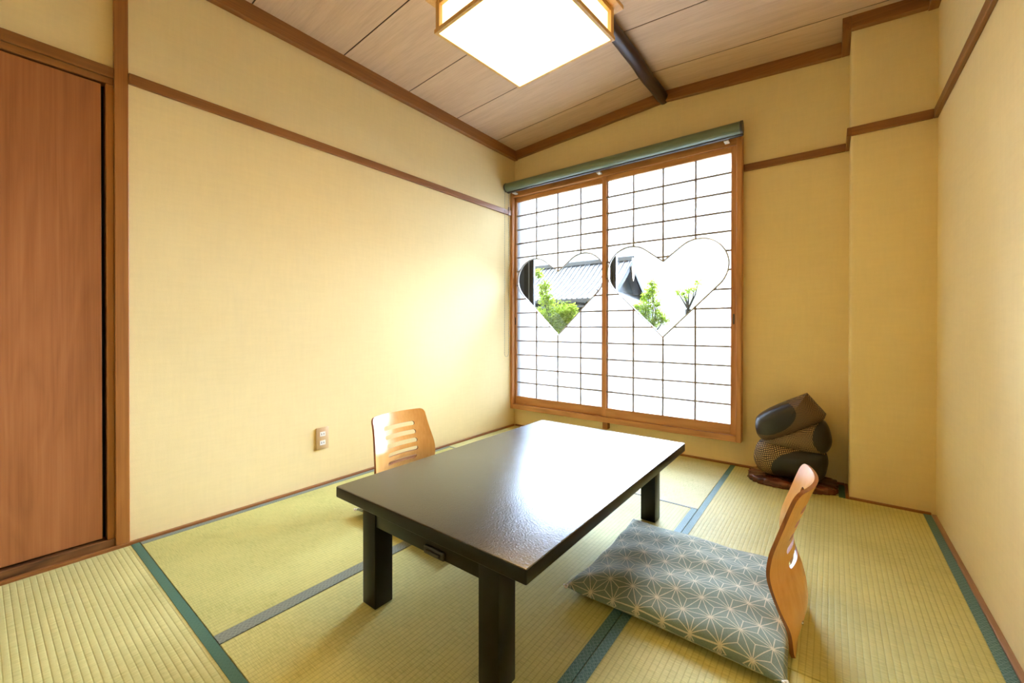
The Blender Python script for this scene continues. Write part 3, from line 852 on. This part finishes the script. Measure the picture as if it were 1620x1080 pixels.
# ------------------------------------------------------------------ outside: ground, temple roof, trees
M['ground'] = plain('courtyard_gravel', (.10, .095, .08), .9)
M['roof_tile'] = plain('grey_roof_tile', (.15, .15, .155), .5, 0, .4)
M['roof_ridge'] = plain('ridge_tile', (.24, .245, .25), .5)
M['temple_dark'] = wood('weathered_temple_wood', (.006, .007, .008), (.010, .012, .013), (.02, .022, .022), 0, .7)
M['gable_teal'] = plain('gable_boards', (.020, .035, .038), .7)
M['gilt'] = plain('gilded_wood', (.16, .10, .02), .4, .4)
def mk_leaf(name, c1, c2):
    m, nt, out = new_mat(name); b = NB(nt)
    c = b.ramp(b.noise(b.coord(), 7, 3), [(.35, c1), (.65, c2)])
    d = b.n('ShaderNodeBsdfDiffuse'); t = b.n('ShaderNodeBsdfTranslucent'); mx = b.n('ShaderNodeMixShader')
    b.link(c, d.inputs[0]); b.link(c, t.inputs[0]); mx.inputs[0].default_value = .4
    b.link(d.outputs[0], mx.inputs[1]); b.link(t.outputs[0], mx.inputs[2]); b.link(mx.outputs[0], out.inputs[0]); return m
M['leaf'] = mk_leaf('fresh_leaf', (.15, .22, .015), (.29, .35, .055))
M['bark'] = plain('bark', (.03, .025, .018), .9)
GZ = -3.2
gnd = MB().box(-40, 25, 3.6, 60, GZ - .2, GZ).build('ground', M['ground']); gnd['kind'] = 'structure'
gnd['label'] = 'courtyard ground outside the window'; gnd['category'] = 'ground'

tp = tag(empty('temple_hall', (-9.5, 16.0, GZ)), 'temple hall with a big grey tiled roof outside the window', 'building')
def tpv(p): return (p[0] + 9.5, p[1] - 16.0, p[2] - GZ)
GX, RZ_, RY = -6.28, 3.56, 16.0
ev_y, ev_z = 13.55, 1.905           # front eave
def roof_curve(t):                  # ridge -> eave, slightly concave
    return RY + (ev_y - RY) * t, RZ_ + (ev_z - RZ_) * t - .16 * math.sin(PI * t)
xl = -19.0
def slope(sign, t_end, x1):
    m_ = MB(); K = 10; vs = []
    for a in range(K + 1):
        t = t_end * a / K; y, z = roof_curve(t); y = RY + (y - RY) * sign
        vs += [tpv((xl, y, z)), tpv((x1, y, z)), tpv((xl, y, z - .10)), tpv((x1, y, z - .10))]
    fs = []
    for a in range(K):
        p, q = a * 4, a * 4 + 4
        fs += [(p, p + 1, q + 1, q), (p + 2, q + 2, q + 3, p + 3), (p + 1, p + 3, q + 3, q + 1), (p, q, q + 2, p + 2)]
    fs += [(0, 2, 3, 1), (K * 4, K * 4 + 1, K * 4 + 3, K * 4 + 2)]
    m_.add(vs, fs)
    x = x1 - .06
    while x > -13.5:                # rows of round cover tiles
        pts = []
        for a in range(K + 1):
            y, z = roof_curve(t_end * a / K); pts.append(tpv((x, RY + (y - RY) * sign, z + .008)))
        m_.tube(pts, .032, 6); x -= .215
    return m_
slope(1, 1.0, GX).build('front_roof', M['roof_tile'], tp)
slope(-1, 1.0, GX).build('rear_roof', M['roof_tile'], tp)
m_ = MB()
m_.box(xl + 9.5, GX + .05 + 9.5, -.13, .13, RZ_ - .05 - GZ, RZ_ + .09 - GZ)
m_.tube([tpv((xl, RY, RZ_ + .10)), tpv((GX + .1, RY, RZ_ + .10))], .055, 10)
m_.build('ridge', M['roof_ridge'], tp)
# gable wall, set back under the verge, with barge boards
gx = GX - .35
poly = [tpv((gx, RY, RZ_ - .25)), tpv((gx, 14.9, 2.18)), tpv((gx, 17.1, 2.18))]
MB().prism(poly, (-.1, 0, 0)).build('gable_wall', M['gable_teal'], tp)
for sg in (1, -1):
    m_ = MB(); prevp = None
    for a in range(9):
        y, z = roof_curve(.86 * a / 8); y = RY + (y - RY) * sg
        if prevp: m_.hexa([tpv(p) for p in [(GX - .05, prevp[0], prevp[1] - .30), (GX + .01, prevp[0], prevp[1] - .30), (GX - .05, y, z - .30), (GX + .01, y, z - .30), (GX - .05, prevp[0], prevp[1] - .09), (GX + .01, prevp[0], prevp[1] - .09), (GX - .05, y, z - .09), (GX + .01, y, z - .09)]])
        prevp = (y, z)
    m_.build('barge_board', M['temple_dark'], tp)
m_ = MB(); m_.prism([tpv((GX + .03, RY - .18, RZ_ - .30)), tpv((GX + .03, RY + .18, RZ_ - .30)), tpv((GX + .03, RY + .10, RZ_ - .72)), tpv((GX + .03, RY, RZ_ - .90)), tpv((GX + .03, RY - .10, RZ_ - .72))], (.03, 0, 0)); m_.build('gable_pendant', M['gilt'], tp)
# skirt roof below the gable
m_ = MB(); K = 8; vs = []
for a in range(K + 1):
    t = a / K; x = gx + (.80) * t; z = 2.24 - .62 * t + .10 * t * t * 1.6 - .10 * math.sin(PI * t)
    for y in (13.6 - .1 * t, 18.4): vs += [tpv((x, y, z)), tpv((x, y, z - .10))]
fs = []
for a in range(K):
    p, q = a * 4, a * 4 + 4
    fs += [(p, q, q + 2, p + 2), (p + 1, p + 3, q + 3, q + 1), (p, p + 1, q + 1, q), (p + 2, q + 2, q + 3, p + 3)]
fs += [(K * 4, K * 4 + 1, K * 4 + 3, K * 4 + 2), (0, 2, 3, 1)]
m_.add(vs, fs); m_.build('skirt_roof', M['roof_tile'], tp)
MB().box(xl + 9.5, gx + .6 + 9.5, 14.45 - 16, 17.6 - 16, 0, 1.98 - GZ - .35).build('hall_wall', M['temple_dark'], tp)
for k in range(16):
    x = -6.6 - .45 * k
    MB().box(x + 9.5 - .045, x + 9.5 + .045, 13.65 - 16, 14.6 - 16, 1.70 - GZ, 1.79 - GZ).build('rafter', M['temple_dark'], tp)

def tree(label, trunk, blobs, leaves, size, seed):
    rnd = random.Random(seed)
    bx, by = trunk
    r = tag(empty('leafy_tree', (bx, by, GZ)), label, 'tree')
    wood_ = MB(); top = max(b[2] for b in blobs)
    low = min(b[2] for b in blobs)
    fork = (bx, by, low - .25)
    wood_.tube([(0, 0, 0), (.05, .02, (fork[2] - GZ) * .5), (0, 0, fork[2] - GZ)], [.12, .09, .055], 10)
    fol = MB(); vs = []; fs = []
    for (x, y, z, rad) in blobs:
        c = Vector((x - bx, y - by, z - GZ)); f0 = Vector((0, 0, fork[2] - GZ))
        mid = (c + f0) / 2 + Vector((rnd.uniform(-.06, .06), rnd.uniform(-.06, .06), .02))
        wood_.tube([f0, mid, c], [.020, .011, .004], 6)
        nlv = int(leaves * rad * rad * 2200)
        for k in range(nlv):
            d = Vector((rnd.gauss(0, 1), rnd.gauss(0, 1), rnd.gauss(0, .9))).normalized() * rad * rnd.random() ** .45
            # sprays: leaves gather on a few twig directions
            p = c + d * (1 + .25 * math.sin(d.x * 60 + z * 9) * math.sin(d.z * 55))
            dr = Vector((rnd.gauss(0, 1), rnd.gauss(0, 1), rnd.gauss(-.2, .7))).normalized()
            up = Vector((rnd.gauss(0, .5), rnd.gauss(0, .5), 1)).normalized()
            w = dr.cross(up).normalized() * size * .26; ln = dr * size * rnd.uniform(.7, 1.25)
            bnd = dr.cross(w).normalized() * size * .12
            o = len(vs); vs += [p, p + ln * .5 + w + bnd, p + ln, p + ln * .5 - w + bnd]
            fs += [(o, o + 1, o + 2), (o, o + 2, o + 3)]
    fol.add(vs, fs)
    fol.build('foliage', M['leaf'], r); wood_.build('trunk', M['bark'], r)
    return r
tree('leafy green tree filling the lower part of the left heart pane', (-4.30, 7.05), [(-4.549, 7.0, 1.70, .13), (-4.488, 7.0, 1.40, .17), (-4.21, 7.05, 1.15, .23), (-4.209, 7.0, .88, .25), (-3.93, 7.0, 1.20, .13), (-4.73, 7.0, 1.95, .12), (-4.60, 7.1, 1.10, .20), (-4.46, 6.95, .95, .2), (-3.99, 7.0, 1.02, .13), (-4.66, 7.1, 1.55, .10)], 7.0, .060, 3)
tree('upright leafy tree beside the temple gable in the right heart pane', (-2.60, 7.55), [(-2.564, 7.5, 1.662, .085), (-2.57, 7.5, 1.53, .10), (-2.633, 7.5, 1.436, .13), (-2.69, 7.5, 1.25, .16), (-2.70, 7.5, 1.10, .12), (-2.44, 7.5, 1.08, .12), (-2.55, 7.5, .95, .13), (-2.84, 7.5, 1.26, .08), (-2.47, 7.5, 1.30, .07), (-2.36, 7.5, 1.00, .09)], 6.0, .055, 5)
tree('sparse young tree at the centre of the right heart pane', (-2.35, 9.05), [(-2.547, 9.0, 1.60, .075), (-2.43, 9.0, 1.57, .07), (-2.321, 9.0, 1.63, .08), (-2.22, 9.0, 1.66, .06), (-2.15, 9.0, 1.77, .075), (-2.383, 9.0, 1.49, .06)], 4.0, .055, 9)

# ------------------------------------------------------------------ daylight
w = bpy.data.worlds.new('overcast_sky'); scene.world = w; w.use_nodes = True
nt = w.node_tree
for n_ in list(nt.nodes): nt.nodes.remove(n_)
b = NB(nt); out = nt.nodes.new('ShaderNodeOutputWorld'); bg = nt.nodes.new('ShaderNodeBackground')
z = b.sep(b.coord('Generated'))[2]
c = b.ramp(b.math('ADD', b.math('MULTIPLY', z, .5), .5), [(.42, (.55, .58, .60)), (.52, (.90, .96, 1.0)), (1.0, (.93, .98, 1.05))])
nt.links.new(c, bg.inputs[0]); bg.inputs[1].default_value = 2.4
nt.links.new(bg.outputs[0], out.inputs[0])

sun = bpy.data.lights.new('hazy_sun', 'SUN'); so = bpy.data.objects.new('hazy_sun', sun); COL.objects.link(so)
sun.energy = 190; sun.angle = math.radians(118); sun.color = (.77, .92, 1.22)
so.location = (2, 12, 9)
sd = Vector((.42, -.76, -.42)).normalized()       # light travels into the room and down
so.rotation_euler = sd.to_track_quat('-Z', 'Y').to_euler()

# ------------------------------------------------------------------ camera
cam = bpy.data.cameras.new('camera'); co = bpy.data.objects.new('camera', cam); COL.objects.link(co)
cam.sensor_width = 36; cam.lens = 656.86 * 36 / 1620
cam.shift_y = (519.607 - 540) / 1620
cam.clip_start = .02; cam.clip_end = 200
rt = Vector((0.7929914, 0.60923216, 0.00090428)); up = Vector((-0.00385577, 0.0035345, 0.99998632)); fw = Vector((-0.60922063, 0.79298403, -0.00515189))
co.matrix_world = Matrix(((rt.x, up.x, -fw.x, 0), (rt.y, up.y, -fw.y, 0), (rt.z, up.z, -fw.z, .88), (0, 0, 0, 1)))
scene.camera = co

vs_ = scene.view_settings
scene.display_settings.display_device = 'sRGB'
vs_.view_transform = 'Standard'; vs_.look = 'None'; vs_.exposure = -0.40; vs_.gamma = 1.0; vs_.use_curve_mapping = False
cy = scene.cycles
cy.max_bounces = 12; cy.diffuse_bounces = 7; cy.glossy_bounces = 4; cy.transmission_bounces = 6; cy.transparent_max_bounces = 16
cy.sample_clamp_indirect = 12; cy.caustics_reflective = False; cy.caustics_refractive = False
cy.use_denoising = True
